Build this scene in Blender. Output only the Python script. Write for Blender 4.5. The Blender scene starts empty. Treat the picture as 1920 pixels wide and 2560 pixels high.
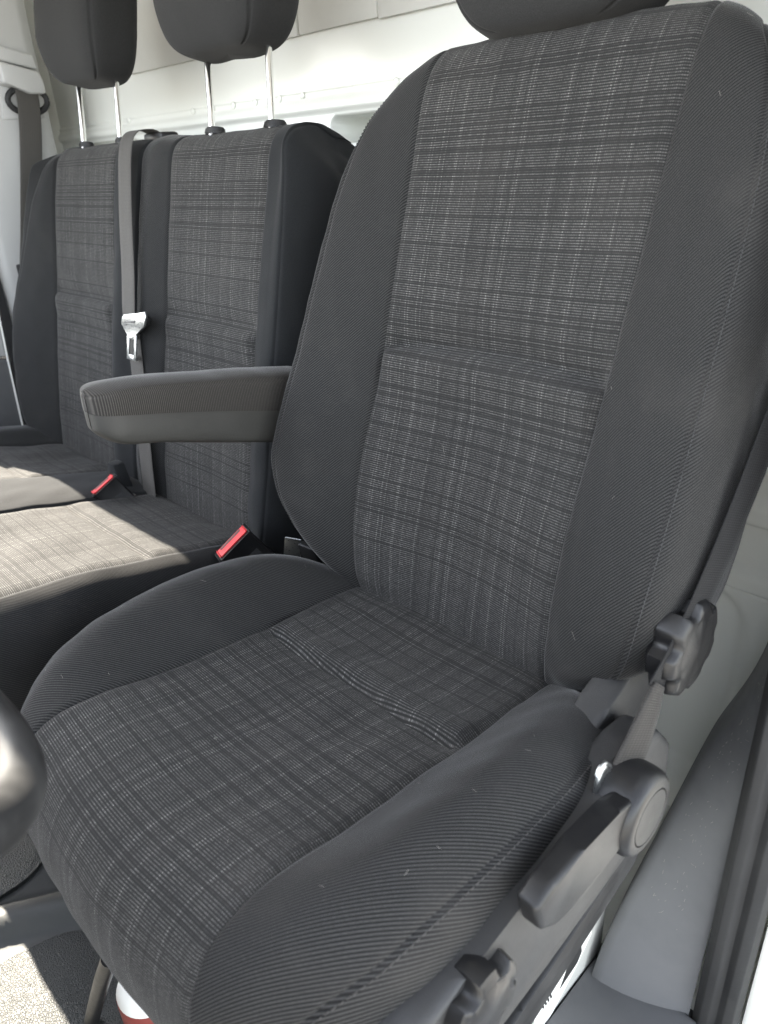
import bpy, bmesh, math, random
import numpy as np
from mathutils import Matrix, Vector

random.seed(7)
RNG = np.random.default_rng(11)
scene = bpy.context.scene
COL = scene.collection
rad = math.radians

# ------------------------------------------------------------------ camera, sky, sun, exposure
SUN_EL, SUN_FROM = 36.0, (-1.0, -0.03)          # sun stands over the passenger side of the van
cam_d = bpy.data.cameras.new('camera')
cam_d.sensor_fit = 'HORIZONTAL'; cam_d.sensor_width = 36.0; cam_d.lens = 34.56
cam_d.clip_start = 0.02; cam_d.clip_end = 200.0
cam_d.dof.use_dof = True; cam_d.dof.focus_distance = 0.92; cam_d.dof.aperture_fstop = 9.0
cam = bpy.data.objects.new('camera', cam_d); COL.objects.link(cam)
_f = Vector((-0.65406289, 0.61643382, -0.43841884)); _u = Vector((-0.27822985, 0.34290529, 0.89722021))
_r = Vector((0.70341302, 0.70881966, -0.05277133))
cam.matrix_world = Matrix(((_r.x, _u.x, -_f.x, 0.49043), (_r.y, _u.y, -_f.y, -0.54844),
                           (_r.z, _u.z, -_f.z, 0.50518), (0, 0, 0, 1)))
scene.camera = cam

world = bpy.data.worlds.new('World'); scene.world = world; world.use_nodes = True
wn = world.node_tree.nodes; wl = world.node_tree.links
sky = wn.new('ShaderNodeTexSky'); sky.sky_type = 'NISHITA'; sky.sun_disc = False
sky.sun_elevation = rad(SUN_EL); sky.sun_rotation = math.atan2(SUN_FROM[0], SUN_FROM[1])
sky.dust_density = 0.8; sky.air_density = 1.0; sky.ozone_density = 1.0
hs = wn.new('ShaderNodeHueSaturation'); hs.inputs['Saturation'].default_value = 0.32
wl.new(sky.outputs[0], hs.inputs['Color']); wl.new(hs.outputs[0], wn['Background'].inputs[0]); wn['Background'].inputs[1].default_value = 0.15
sun_d = bpy.data.lights.new('sun', 'SUN'); sun_d.energy = 4.8; sun_d.angle = rad(0.53); sun_d.color = (1.0, 0.91, 0.77)
sun = bpy.data.objects.new('sun', sun_d); COL.objects.link(sun)
_sd = Vector((SUN_FROM[0] * math.cos(rad(SUN_EL)), SUN_FROM[1] * math.cos(rad(SUN_EL)), math.sin(rad(SUN_EL))))
sun.rotation_euler = _sd.to_track_quat('Z', 'Y').to_euler(); sun.location = (-3, 0, 3)
vs = scene.view_settings
vs.view_transform = 'Standard'; vs.look = 'None'; vs.gamma = 1.0; vs.exposure = 3.32
scene.cycles.use_denoising = True
scene.cycles.caustics_reflective = False; scene.cycles.caustics_refractive = False
scene.cycles.max_bounces = 10; scene.cycles.diffuse_bounces = 6

# ------------------------------------------------------------------ materials
class NT:
    """tiny wrapper for node building"""
    def __init__(s, name):
        s.m = bpy.data.materials.new(name); s.m.use_nodes = True
        s.t = s.m.node_tree; s.b = s.t.nodes['Principled BSDF']
    def n(s, typ, **kw):
        nd = s.t.nodes.new(typ)
        for k, v in kw.items(): setattr(nd, k, v)
        return nd
    def put(s, sock, v):
        if isinstance(v, bpy.types.NodeSocket): s.t.links.new(v, sock)
        else: sock.default_value = v
    def math(s, op, a, b=None, c=None, clamp=False):
        nd = s.n('ShaderNodeMath', operation=op, use_clamp=clamp)
        s.put(nd.inputs[0], a)
        if b is not None: s.put(nd.inputs[1], b)
        if c is not None: s.put(nd.inputs[2], c)
        return nd.outputs[0]
    def ramp(s, v, a, b, lo=0.0, hi=1.0, smooth=True):
        nd = s.n('ShaderNodeMapRange', interpolation_type='SMOOTHSTEP' if smooth else 'LINEAR')
        s.put(nd.inputs[0], v)
        for i, q in zip((1, 2, 3, 4), (a, b, lo, hi)): nd.inputs[i].default_value = q
        return nd.outputs[0]
    def mix(s, f, a, b):
        nd = s.n('ShaderNodeMix', data_type='RGBA')
        s.put(nd.inputs[0], f)
        for i, q in ((6, a), (7, b)):
            s.put(nd.inputs[i], q if isinstance(q, bpy.types.NodeSocket) else (*q, 1.0) if len(q) == 3 else q)
        return nd.outputs[2]
    def noise(s, scale, detail=2.0, rough=0.5, vec=None, dim='3D', w=None):
        nd = s.n('ShaderNodeTexNoise', noise_dimensions=dim)
        nd.inputs['Scale'].default_value = scale; nd.inputs['Detail'].default_value = detail
        nd.inputs['Roughness'].default_value = rough
        if dim == '1D': s.put(nd.inputs['W'], w)
        elif vec is not None: s.t.links.new(vec, nd.inputs['Vector'])
        return nd.outputs[0]
    def white(s, w):
        nd = s.n('ShaderNodeTexWhiteNoise', noise_dimensions='1D'); s.put(nd.inputs['W'], w); return nd.outputs[0]
    def coord(s, which='Object'):
        return s.n('ShaderNodeTexCoord').outputs[which]
    def uv(s):
        sp = s.n('ShaderNodeSeparateXYZ'); s.t.links.new(s.coord('UV'), sp.inputs[0]); return sp.outputs[0], sp.outputs[1]
    def bump(s, h, strength=0.3, dist=0.001):
        nd = s.n('ShaderNodeBump'); nd.inputs['Strength'].default_value = strength
        nd.inputs['Distance'].default_value = dist; s.t.links.new(h, nd.inputs['Height'])
        s.t.links.new(nd.outputs[0], s.b.inputs['Normal']); return nd
    def set(s, **kw):
        names = dict(color='Base Color', rough='Roughness', metal='Metallic', spec='Specular IOR Level',
                     coat='Coat Weight', coat_rough='Coat Roughness', sheen='Sheen Weight', sheen_rough='Sheen Roughness',
                     sheen_tint='Sheen Tint')
        for k, v in kw.items():
            if isinstance(v, tuple) and len(v) == 3: v = (*v, 1.0)
            s.put(s.b.inputs[names[k]], v)

def mat_check():
    """woven insert cloth: dark ground, pale dotted weft, irregular check"""
    s = NT('checked_cloth'); u, v = s.uv()
    pr, pc = 0.0026, 0.0020
    wob = s.noise(9.0, 2.0, vec=s.coord('Object'))
    v = s.math('ADD', v, s.math('MULTIPLY', s.math('SUBTRACT', wob, 0.5), 0.0018))
    r = s.math('DIVIDE', v, pr); ri = s.math('FLOOR', r); rf = s.math('FRACT', r)
    c = s.math('DIVIDE', u, pc); ci = s.math('FLOOR', c); cf = s.math('FRACT', c)
    rp = s.ramp(s.math('ABSOLUTE', s.math('SUBTRACT', rf, 0.5)), 0.10, 0.30, 1, 0)
    cp = s.ramp(s.math('ABSOLUTE', s.math('SUBTRACT', cf, 0.5)), 0.24, 0.44, 1, 0.25)
    row = s.ramp(s.white(s.math('ADD', ri, 0.5)), 0.11, 0.20, 0.32, 1.0)
    rband = s.ramp(s.noise(30.0, 1.0, 0.5, dim='1D', w=v), 0.32, 0.62, 0.85, 1.0)
    cband = s.ramp(s.noise(85.0, 2.0, 0.6, dim='1D', w=s.math('ADD', u, 7.3)), 0.34, 0.62, 0.76, 1.0)
    bright = s.ramp(s.white(s.math('ADD', ci, 300.5)), 0.89, 0.91, 0.0, 1.0)
    dark = s.ramp(s.white(s.math('ADD', ci, 900.5)), 0.08, 0.12, 0.60, 1.0)
    cell = s.n('ShaderNodeTexWhiteNoise', noise_dimensions='2D')
    cb = s.n('ShaderNodeCombineXYZ'); s.t.links.new(ri, cb.inputs[0]); s.t.links.new(ci, cb.inputs[1])
    s.t.links.new(cb.outputs[0], cell.inputs['Vector'])
    jit = s.ramp(cell.outputs[0], 0, 1, 0.45, 1.1, smooth=False)
    a = s.math('MULTIPLY', s.math('MULTIPLY', rp, row), s.math('MULTIPLY', rband, cp))
    b = s.math('ADD', s.math('MULTIPLY', s.math('MULTIPLY', cband, dark), 0.50), s.math('MULTIPLY', bright, 0.42))
    lum = s.math('MULTIPLY', s.math('MULTIPLY', a, b), jit, clamp=True)
    dust = s.ramp(s.noise(7.0, 4.0, 0.6, vec=s.coord('Object')), 0.45, 0.8, 0.0, 0.35)
    ground = s.mix(dust, (0.0138, 0.0135, 0.0132), (0.030, 0.028, 0.026))
    s.set(color=s.mix(lum, ground, (0.175, 0.171, 0.163)), rough=0.9, spec=0.15, sheen=0.04, sheen_rough=0.45)
    h = s.math('ADD', s.math('MULTIPLY', rp, 0.6), s.math('MULTIPLY', lum, 0.8))
    s.bump(h, 0.35, 0.0006)
    return s.m

def mat_twill(name, base, hi, pitch=0.0026, ang=47.0, dust_amt=0.42, contrast=0.85, sheen=0.15):
    s = NT(name); u, v = s.uv()
    t = s.math('ADD', s.math('MULTIPLY', u, math.sin(rad(ang)) / pitch), s.math('MULTIPLY', v, -math.cos(rad(ang)) / pitch))
    tri = s.math('ABSOLUTE', s.math('SUBTRACT', s.math('FRACT', t), 0.5))
    rib = s.ramp(tri, 0.05, 0.34, 1, 0)
    fine = s.noise(1500.0, 2.0, 0.6, vec=s.coord('Object'))
    dust = s.ramp(s.noise(8.0, 5.0, 0.62, vec=s.coord('Object')), 0.48, 0.80, 0.0, dust_amt)
    f = s.math('MULTIPLY', rib, s.ramp(fine, 0.3, 0.7, 0.4, 1.0))
    c1 = s.mix(s.math('MULTIPLY', f, contrast), base, hi)
    s.set(color=s.mix(dust, c1, (0.040, 0.038, 0.035)), rough=0.9, spec=0.15, sheen=sheen, sheen_rough=0.28)
    s.bump(s.math('ADD', rib, s.math('MULTIPLY', fine, 0.6)), 0.4, 0.0005)
    return s.m

def mat_felt(name, base, sheen=0.05):
    s = NT(name)
    fine = s.noise(900.0, 3.0, 0.7, vec=s.coord('Object'))
    s.set(color=s.mix(s.ramp(fine, 0.3, 0.75), tuple(q * 0.75 for q in base), tuple(q * 1.3 for q in base)), rough=0.95,
          spec=0.1, sheen=sheen, sheen_rough=0.5)
    s.bump(fine, 0.35, 0.0006)
    return s.m

def mat_plastic(name, base, rough=0.5, grain=700.0, strength=0.25, wear=0.0, spec=0.5, wearcol=(0.1, 0.1, 0.1)):
    s = NT(name); o = s.coord('Object')
    g = s.noise(grain, 2.0, 0.5, vec=o)
    big = s.noise(14.0, 4.0, 0.6, vec=o)
    col = s.mix(s.ramp(big, 0.35, 0.75, 0, wear), base, wearcol)
    s.set(color=col, rough=s.ramp(big, 0.3, 0.7, rough - 0.06, rough + 0.08), spec=spec)
    s.bump(g, strength, 0.0005)
    return s.m

def mat_paint(name, base, rough=0.26, peel=0.10, scale=210.0):
    s = NT(name); o = s.coord('Object')
    g = s.noise(scale, 1.0, 0.5, vec=o)
    dirt = s.ramp(s.noise(5.0, 5.0, 0.65, vec=o), 0.5, 0.8, 0, 0.22)
    s.set(color=s.mix(dirt, base, tuple(q * 0.82 for q in base)), rough=rough, spec=0.5, coat=0.12, coat_rough=0.08)
    s.bump(g, peel, 0.001)
    return s.m

def mat_mat():
    s = NT('rubber_mat'); o = s.coord('Object')
    vo = s.n('ShaderNodeTexVoronoi', feature='DISTANCE_TO_EDGE'); vo.inputs['Scale'].default_value = 210.0
    mp = s.n('ShaderNodeMapping'); mp.inputs['Scale'].default_value = (1.0, 1.6, 1.0)
    s.t.links.new(o, mp.inputs[0])
    ds = s.n('ShaderNodeVectorMath', operation='ADD')
    nz = s.n('ShaderNodeTexNoise'); nz.inputs['Scale'].default_value = 60.0; s.t.links.new(o, nz.inputs['Vector'])
    sc = s.n('ShaderNodeVectorMath', operation='SCALE'); s.t.links.new(nz.outputs[1], sc.inputs[0]); sc.inputs['Scale'].default_value = 0.01
    s.t.links.new(mp.outputs[0], ds.inputs[0]); s.t.links.new(sc.outputs[0], ds.inputs[1])
    s.t.links.new(ds.outputs[0], vo.inputs['Vector'])
    h = s.ramp(vo.outputs[0], 0.0, 0.25)
    big = s.ramp(s.noise(6.0, 4.0, 0.6, vec=o), 0.4, 0.75)
    s.set(color=s.mix(big, (0.040, 0.042, 0.041), (0.058, 0.058, 0.056)), rough=0.5, spec=0.3)
    s.bump(h, 0.6, 0.0012)
    return s.m

def mat_webbing(name, base):
    s = NT(name); u, v = s.uv()
    a = s.math('SINE', s.math('MULTIPLY', v, 2 * math.pi / 0.0022))
    b = s.math('SINE', s.math('MULTIPLY', u, 2 * math.pi / 0.0042))
    h = s.math('ADD', a, s.math('MULTIPLY', b, 0.7))
    s.set(color=s.mix(s.ramp(h, -1.2, 1.4), tuple(q * 0.7 for q in base), tuple(q * 1.3 for q in base)), rough=0.7, spec=0.15,
          sheen=0.04, sheen_rough=0.4)
    s.bump(h, 0.3, 0.0005)
    return s.m

def mat_metal(name, base, rough):
    s = NT(name); g = s.noise(300.0, 3.0, 0.6, vec=s.coord('Object'))
    s.set(color=base, metal=1.0, rough=s.ramp(g, 0.3, 0.7, rough * 0.8, rough * 1.3)); return s.m

M = dict(
    check=mat_check(),
    twill=mat_twill('bolster_twill', (0.0080, 0.0079, 0.0079), (0.056, 0.055, 0.0535)),
    twill2=mat_twill('bench_twill', (0.0078, 0.0080, 0.0081), (0.036, 0.036, 0.036), dust_amt=0.2),
    rib=mat_twill('armrest_rib_knit', (0.020, 0.0185, 0.017), (0.075, 0.069, 0.061), pitch=0.0024, ang=0.0),
    head=mat_felt('headrest_cloth', (0.021, 0.021, 0.021), 0.05),
    felt=mat_felt('dark_felt', (0.0125, 0.0132, 0.014)),
    black=mat_plastic('black_plastic', (0.0055, 0.0055, 0.006), 0.40, 500.0, 0.3, 0.6, spec=0.35, wearcol=(0.015, 0.0145, 0.014)),
    trim=mat_plastic('charcoal_trim', (0.019, 0.019, 0.0195), 0.52, 900.0, 0.5, 0.5, spec=0.4, wearcol=(0.028, 0.027, 0.025)),
    smooth=mat_plastic('smooth_black_plastic', (0.012, 0.012, 0.0125), 0.5, 200.0, 0.02, 0.3, spec=0.2),
    grey=mat_plastic('grey_trim', (0.092, 0.093, 0.097), 0.55, 1100.0, 0.15, 0.6, spec=0.3, wearcol=(0.076, 0.077, 0.080)),
    pale=mat_plastic('pale_grey_trim', (0.34, 0.34, 0.335), 0.55, 1100.0, 0.15, 0.3, wearcol=(0.37, 0.37, 0.36)),
    armbase=mat_plastic('olive_grey_plastic', (0.032, 0.031, 0.028), 0.55, 350.0, 0.4, 0.4, spec=0.3, wearcol=(0.044, 0.042, 0.038)),
    liner=mat_plastic('headliner', (0.72, 0.71, 0.68), 0.9, 600.0, 0.2, 0.2, wearcol=(0.66, 0.65, 0.62)),
    white=mat_paint('white_paint', (0.70, 0.705, 0.665)),
    card=mat_plastic('pale_board', (0.56, 0.555, 0.52), 0.7, 300.0, 0.15, 0.3, wearcol=(0.5, 0.49, 0.46)),
    rubber=mat_plastic('black_rubber', (0.012, 0.012, 0.0125), 0.6, 300.0, 0.2, 0.7, spec=0.3, wearcol=(0.022, 0.022, 0.022)),
    concrete=mat_plastic('concrete', (0.34, 0.335, 0.32), 0.9, 40.0, 0.3, 0.5, wearcol=(0.28, 0.275, 0.265)),
    mat=mat_mat(),
    matplain=mat_plastic('plain_rubber_floor', (0.046, 0.048, 0.047), 0.5, 260.0, 0.35, 0.6, wearcol=(0.062, 0.062, 0.060), spec=0.3),
    web=mat_webbing('belt_webbing', (0.055, 0.052, 0.048)),
    webmid=mat_webbing('mid_belt_webbing', (0.028, 0.026, 0.024)),  # midtone webbing, lighter than the driver belt, for its anchor loop
    webdark=mat_webbing('dark_belt_webbing', (0.009, 0.009, 0.0095)),
    chrome=mat_metal('chrome', (0.86, 0.86, 0.85), 0.10),
    steel=mat_metal('brushed_steel', (0.36, 0.37, 0.37), 0.32),
    red=mat_plastic('red_plastic', (0.62, 0.045, 0.05), 0.35, 300.0, 0.05),
    label_red=mat_plastic('muted_red_print', (0.20, 0.035, 0.028), 0.5, 300.0, 0.05),
    label=mat_plastic('white_label', (0.78, 0.78, 0.74), 0.45, 300.0, 0.02),
    ink=mat_plastic('black_ink', (0.02, 0.02, 0.02), 0.5, 300.0, 0.02),
    thread=mat_plastic('grey_thread', (0.036, 0.034, 0.031), 0.8, 2000.0, 0.2),
    thread_dark=mat_plastic('dark_thread', (0.03, 0.03, 0.03), 0.8, 2000.0, 0.2),
    lint=mat_plastic('lint_fibre', (0.36, 0.34, 0.30), 0.9, 2000.0, 0.1),
)

# ------------------------------------------------------------------ object helpers
def tag(o, label=None, cat=None, group=None, kind=None):
    for k, v in (('label', label), ('category', cat), ('group', group), ('kind', kind)):
        if v: o[k] = v
    return o

def thing(name, label, cat, loc=(0, 0, 0), group=None):
    o = bpy.data.objects.new(name, None); COL.objects.link(o); o.location = loc; o.empty_display_size = 0.05
    tag(o, label, cat, group); 
    return o

def link(name, me, mat, parent=None, smooth=True):
    o = bpy.data.objects.new(name, me); COL.objects.link(o)
    if mat: me.materials.append(M[mat] if isinstance(mat, str) else mat)
    if smooth: me.polygons.foreach_set('use_smooth', [True] * len(me.polygons))
    if parent is not None:
        o.parent = parent
        root = parent
        off = Vector((0, 0, 0))
        while root is not None: off += root.location; root = root.parent
        o.location = -off                       # meshes are written in world metres
    return o

def pydata(name, V, F, mat, parent=None, uv=None, smooth=True):
    me = bpy.data.meshes.new(name); me.from_pydata([tuple(map(float, v)) for v in V], [], F)
    if uv is not None:
        ul = me.uv_layers.new(name='uv')
        idx = np.empty(len(me.loops), int); me.loops.foreach_get('vertex_index', idx)
        ul.data.foreach_set('uv', np.asarray(uv, float)[idx].ravel())
    me.update()
    return link(name, me, mat, parent, smooth)

def bm_obj(name, bm, mat, parent=None, smooth=True, angle=35.0):
    bmesh.ops.recalc_face_normals(bm, faces=bm.faces)
    me = bpy.data.meshes.new(name); bm.to_mesh(me); bm.free()
    o = link(name, me, mat, parent, smooth)
    if smooth: me.set_sharp_from_angle(angle=rad(angle))
    return o

def cr(P, n):
    """Catmull-Rom through the points along axis 0, n samples a span"""
    P = np.asarray(P, float); k = len(P)
    Q = np.concatenate([[2 * P[0] - P[1]], P, [2 * P[-1] - P[-2]]]); out = []
    t = np.linspace(0, 1, n, endpoint=False).reshape((-1,) + (1,) * (P.ndim - 1))
    for i in range(k - 1):
        a, b, c, d = Q[i], Q[i + 1], Q[i + 2], Q[i + 3]
        out.append(0.5 * (2 * b + (c - a) * t + (2 * a - 5 * b + 4 * c - d) * t ** 2 + (3 * b - a - 3 * c + d) * t ** 3))
    out.append(P[-1:]); return np.concatenate(out)

def smooth_noise(P, scale, seed):
    """sum of a few plane waves: soft, non repeating unevenness of padding"""
    g = np.random.default_rng(seed); out = np.zeros(P.shape[:-1])
    for _ in range(9):
        k = g.normal(size=3); k /= np.linalg.norm(k); k *= g.uniform(0.6, 1.6) * 2 * np.pi / scale
        out += np.sin(P @ k + g.uniform(0, 6.28))
    return out / 3.0

class Pad:
    """upholstered surface from a control cage (rows x columns x 3)"""
    def __init__(s, cage, nr, nc, bumpy=0.0012, seed=1, breaks=()):
        s.nr, s.nc = nr, nc
        A = cr(np.asarray(cage, float), nr).transpose(1, 0, 2)
        cuts = [0, *breaks, len(A) - 1]
        A = np.concatenate([cr(A[a:b + 1], nc)[(1 if i else 0):] for i, (a, b) in enumerate(zip(cuts[:-1], cuts[1:]))]).transpose(1, 0, 2)
        s.P = A; s.P0 = A.copy()
        du = np.linalg.norm(np.diff(A, axis=1), axis=2); dv = np.linalg.norm(np.diff(A, axis=0), axis=2)
        s.U = np.concatenate([np.zeros((A.shape[0], 1)), np.cumsum(du, 1)], 1)
        mid = A.shape[1] // 2; s.U = s.U - s.U[:, mid:mid + 1]
        s.V = np.concatenate([np.zeros((1, A.shape[1])), np.cumsum(dv, 0)], 0)
        s.normals()
        if bumpy: s.push(bumpy * smooth_noise(A, 0.16, seed) + bumpy * 0.45 * smooth_noise(A, 0.055, seed + 50))
    def normals(s):
        a = np.gradient(s.P, axis=1); b = np.gradient(s.P, axis=0)
        n = np.cross(a, b); n /= np.maximum(np.linalg.norm(n, axis=2, keepdims=True), 1e-9)
        s.N = n * getattr(s, 'flip', 1.0)
    def push(s, h): s.P = s.P + s.N * h[..., None]
    def groove(s, col, depth, width, rows=None):
        d = np.abs(s.U - s.U[:, col * s.nc][:, None])
        h = -depth * np.exp(-(d / width) ** 2)
        if rows is not None: h[:rows[0] * s.nr] = 0; h[rows[1] * s.nr:] = 0
        s.push(h)
    def slice(s, name, c0, c1, mat, parent, r0=None, r1=None, uvrot=False):
        j0, j1 = c0 * s.nc, c1 * s.nc
        i0 = 0 if r0 is None else r0 * s.nr; i1 = s.P.shape[0] - 1 if r1 is None else r1 * s.nr
        B = s.P[i0:i1 + 1, j0:j1 + 1]; R, Cn = B.shape[:2]
        mid = (j0 + j1) // 2
        Vc = np.repeat(s.V[i0:i1 + 1, mid:mid + 1], Cn, 1)
        uv = np.stack([s.U[i0:i1 + 1, j0:j1 + 1], Vc], 2).reshape(-1, 2)
        idx = np.arange(R * Cn).reshape(R, Cn)
        F = np.stack([idx[:-1, :-1], idx[:-1, 1:], idx[1:, 1:], idx[1:, :-1]], 2).reshape(-1, 4)
        if getattr(s, 'flip', 1.0) < 0: F = F[:, ::-1]
        return pydata(name, B.reshape(-1, 3), F.tolist(), mat, parent, uv)

def box_bm(bm, x0, x1, y0, y1, z0, z1, bev=0.0, seg=2):
    r = bmesh.ops.create_cube(bm, size=1.0)
    for v in r['verts']:
        v.co = Vector(((x0 + x1) / 2 + v.co.x * (x1 - x0), (y0 + y1) / 2 + v.co.y * (y1 - y0), (z0 + z1) / 2 + v.co.z * (z1 - z0)))
    if bev:
        es = {e for v in r['verts'] for e in v.link_edges}
        bmesh.ops.bevel(bm, geom=list(es), offset=bev, segments=seg, profile=0.5, affect='EDGES')

def box(name, b, mat, parent=None, bev=0.0, seg=2):
    bm = bmesh.new(); box_bm(bm, *b, bev, seg); return bm_obj(name, bm, mat, parent)

def prism(name, pts, axis, a0, a1, mat, parent=None, bev=0.0, seg=2):
    """polygon (2D) extruded along an axis: x -> (y,z), y -> (x,z), z -> (x,y)"""
    bm = bmesh.new()
    def mk(p, a):
        return {'x': (a, p[0], p[1]), 'y': (p[0], a, p[1]), 'z': (p[0], p[1], a)}[axis]
    lo = [bm.verts.new(mk(p, a0)) for p in pts]; hi = [bm.verts.new(mk(p, a1)) for p in pts]
    n = len(pts); bm.faces.new(lo); bm.faces.new(hi[::-1])
    for i in range(n): bm.faces.new((lo[i], lo[(i + 1) % n], hi[(i + 1) % n], hi[i]))
    if bev: bmesh.ops.bevel(bm, geom=list(bm.edges), offset=bev, segments=seg, profile=0.5, affect='EDGES', clamp_overlap=True)
    return bm_obj(name, bm, mat, parent)

def tube_data(path, radius, seg=12, cap=True):
    path = np.asarray(path, float); n = len(path)
    r = np.full(n, radius) if np.isscalar(radius) else np.asarray(radius)
    T = np.gradient(path, axis=0); T /= np.linalg.norm(T, axis=1, keepdims=True)
    ref = np.array([0, 0, 1.0]) if abs(T[0, 2]) < 0.9 else np.array([1.0, 0, 0])
    V = []; a = np.linspace(0, 2 * np.pi, seg, endpoint=False)
    for i in range(n):
        x = np.cross(ref, T[i]); x /= np.linalg.norm(x); y = np.cross(T[i], x); ref = np.cross(x, T[i]) * -1 if False else ref
        V.append(path[i] + r[i] * (np.outer(np.cos(a), x) + np.outer(np.sin(a), y)))
    V = np.concatenate(V); F = []
    for i in range(n - 1):
        for j in range(seg):
            F.append((i * seg + j, i * seg + (j + 1) % seg, (i + 1) * seg + (j + 1) % seg, (i + 1) * seg + j))
    if cap: F.append(tuple(range(seg))[::-1]); F.append(tuple(range((n - 1) * seg, n * seg)))
    return V, F

def tube(name, path, radius, mat, parent=None, seg=14):
    V, F = tube_data(path, radius, seg); o = pydata(name, V, F, mat, parent)
    o.data.set_sharp_from_angle(angle=rad(50)); return o

def strip(name, centre, across, width, mat, parent=None, thick=0.0012, n=10):
    """belt webbing: centre line points, vector across at each point"""
    Cn = cr(centre, n); A = cr(across, n); A /= np.linalg.norm(A, axis=1, keepdims=True)
    T = np.gradient(Cn, axis=0); T /= np.linalg.norm(T, axis=1, keepdims=True)
    N = np.cross(T, A); N /= np.linalg.norm(N, axis=1, keepdims=True)
    L = np.concatenate([[0], np.cumsum(np.linalg.norm(np.diff(Cn, axis=0), axis=1))])
    m = 7; V = []; uv = []
    prof = [(-.5, 0), (-.47, .5), (-.25, .5), (0, .5), (.25, .5), (.47, .5), (.5, 0), (.47, -.5), (0, -.5), (-.47, -.5)]
    for i in range(len(Cn)):
        for a, b in prof:
            V.append(Cn[i] + A[i] * a * width + N[i] * b * thick); uv.append((a * width, L[i]))
    k = len(prof); F = []
    for i in range(len(Cn) - 1):
        for j in range(k): F.append((i * k + j, i * k + (j + 1) % k, (i + 1) * k + (j + 1) % k, (i + 1) * k + j))
    F.append(tuple(range(k))[::-1]); F.append(tuple(range((len(Cn) - 1) * k, len(Cn) * k)))
    return pydata(name, V, F, mat, parent, uv)

def stitches(name, pts, normals, mat, parent, step=0.0042, length=0.0030, r=0.00045):
    """row of raised thread stitches along a seam line, one joined part"""
    pts = np.asarray(pts, float); L = np.concatenate([[0], np.cumsum(np.linalg.norm(np.diff(pts, axis=0), axis=1))])
    V = []; F = []; q = 0.002
    while q + length < L[-1]:
        seg = []
        for t in (0, .25, .75, 1):
            d = q + t * length
            p = np.array([np.interp(d, L, pts[:, k]) for k in range(3)]); nn = np.array([np.interp(d, L, normals[:, k]) for k in range(3)])
            seg.append(p + nn * (-0.0004 if t in (0, 1) else 0.0006))
        v, f = tube_data(seg, r, 5); o = len(V); V.extend(v); F.extend([tuple(i + o for i in ff) for ff in f])
        q += step * RNG.uniform(0.92, 1.1)
    ob = pydata(name, V, F, mat, parent); ob['kind'] = 'stuff'; return ob

# ------------------------------------------------------------------ setting: floor, bulkhead, roof
FZ = -0.50
def grid_sheet(name, x0, x1, y0, y1, nx, ny, fz, mat, parent=None):
    xs = np.linspace(x0, x1, nx); ys = np.linspace(y0, y1, ny); X, Y = np.meshgrid(xs, ys)
    Z = fz(X, Y); V = np.stack([X, Y, Z], 2).reshape(-1, 3); i = np.arange(nx * ny).reshape(ny, nx)
    F = np.stack([i[:-1, :-1], i[:-1, 1:], i[1:, 1:], i[1:, :-1]], 2).reshape(-1, 4).tolist()
    return pydata(name, V, F, mat, parent)

def floor_z(X, Y):
    # moulded rubber floor: a rounded rib runs forward between the seats
    c = -0.425 + 0.62 * (Y + 0.43)
    rib = 0.026 * np.exp(-((X - c) / 0.030) ** 4) * (Y < -0.25)
    return FZ + rib + 0.0015 * np.sin(9 * X + 5 * Y)
rf_ = grid_sheet('rear_floor', -0.6, 0.42, 0.09, 0.375, 12, 8, lambda X, Y: FZ + .006 + 0 * X, 'white'); tag(rf_, kind='structure')
fl = grid_sheet('floor', -1.75, 0.42, -1.3, 0.37, 160, 160, floor_z, 'matplain'); tag(fl, kind='structure')


def soft_panel(name, pts, h, mat, parent):
    """embossed mat panel: polygon with rounded corners, standing a few millimetres proud"""
    p = np.array(pts, float); q = []
    for k in range(len(p)):
        a, b, c = p[k - 1], p[k], p[(k + 1) % len(p)]
        ra = min(0.045, 0.45 * np.linalg.norm(a - b)); rc = min(0.045, 0.45 * np.linalg.norm(c - b))
        s0 = b + (a - b) / np.linalg.norm(a - b) * ra; s1 = b + (c - b) / np.linalg.norm(c - b) * rc
        for t in np.linspace(0, 1, 7): q.append((1 - t) ** 2 * s0 + 2 * t * (1 - t) * b + t * t * s1)
    return prism(name, q, 'z', FZ - 0.004, FZ + h, mat, parent, bev=0.0025)
soft_panel('mat_panel', [(-.352, -.86), (-.400, -.52), (-.365, -.395), (-.12, -.395), (.19, -.42), (.19, -.86)], 0.006, 'mat', fl)
soft_panel('mat_panel', [(-.98, -.86), (-.98, -.36), (-.545, -.365), (-.50, -.43), (-.56, -.86)], 0.006, 'mat', fl)
def sstep(a, b, t):
    t = np.clip((t - a) / (b - a), 0, 1); return t * t * (3 - 2 * t)
def rrect(X, Z, x0, x1, z0, z1, r, soft):
    """1 inside a rounded rectangle, 0 outside, soft edge"""
    qx = np.abs(X - (x0 + x1) / 2) - (x1 - x0) / 2 + r; qz = np.abs(Z - (z0 + z1) / 2) - (z1 - z0) / 2 + r
    d = np.hypot(np.maximum(qx, 0), np.maximum(qz, 0)) + np.minimum(np.maximum(qx, qz), 0) - r
    return 1 - sstep(-soft, soft, d)
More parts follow.
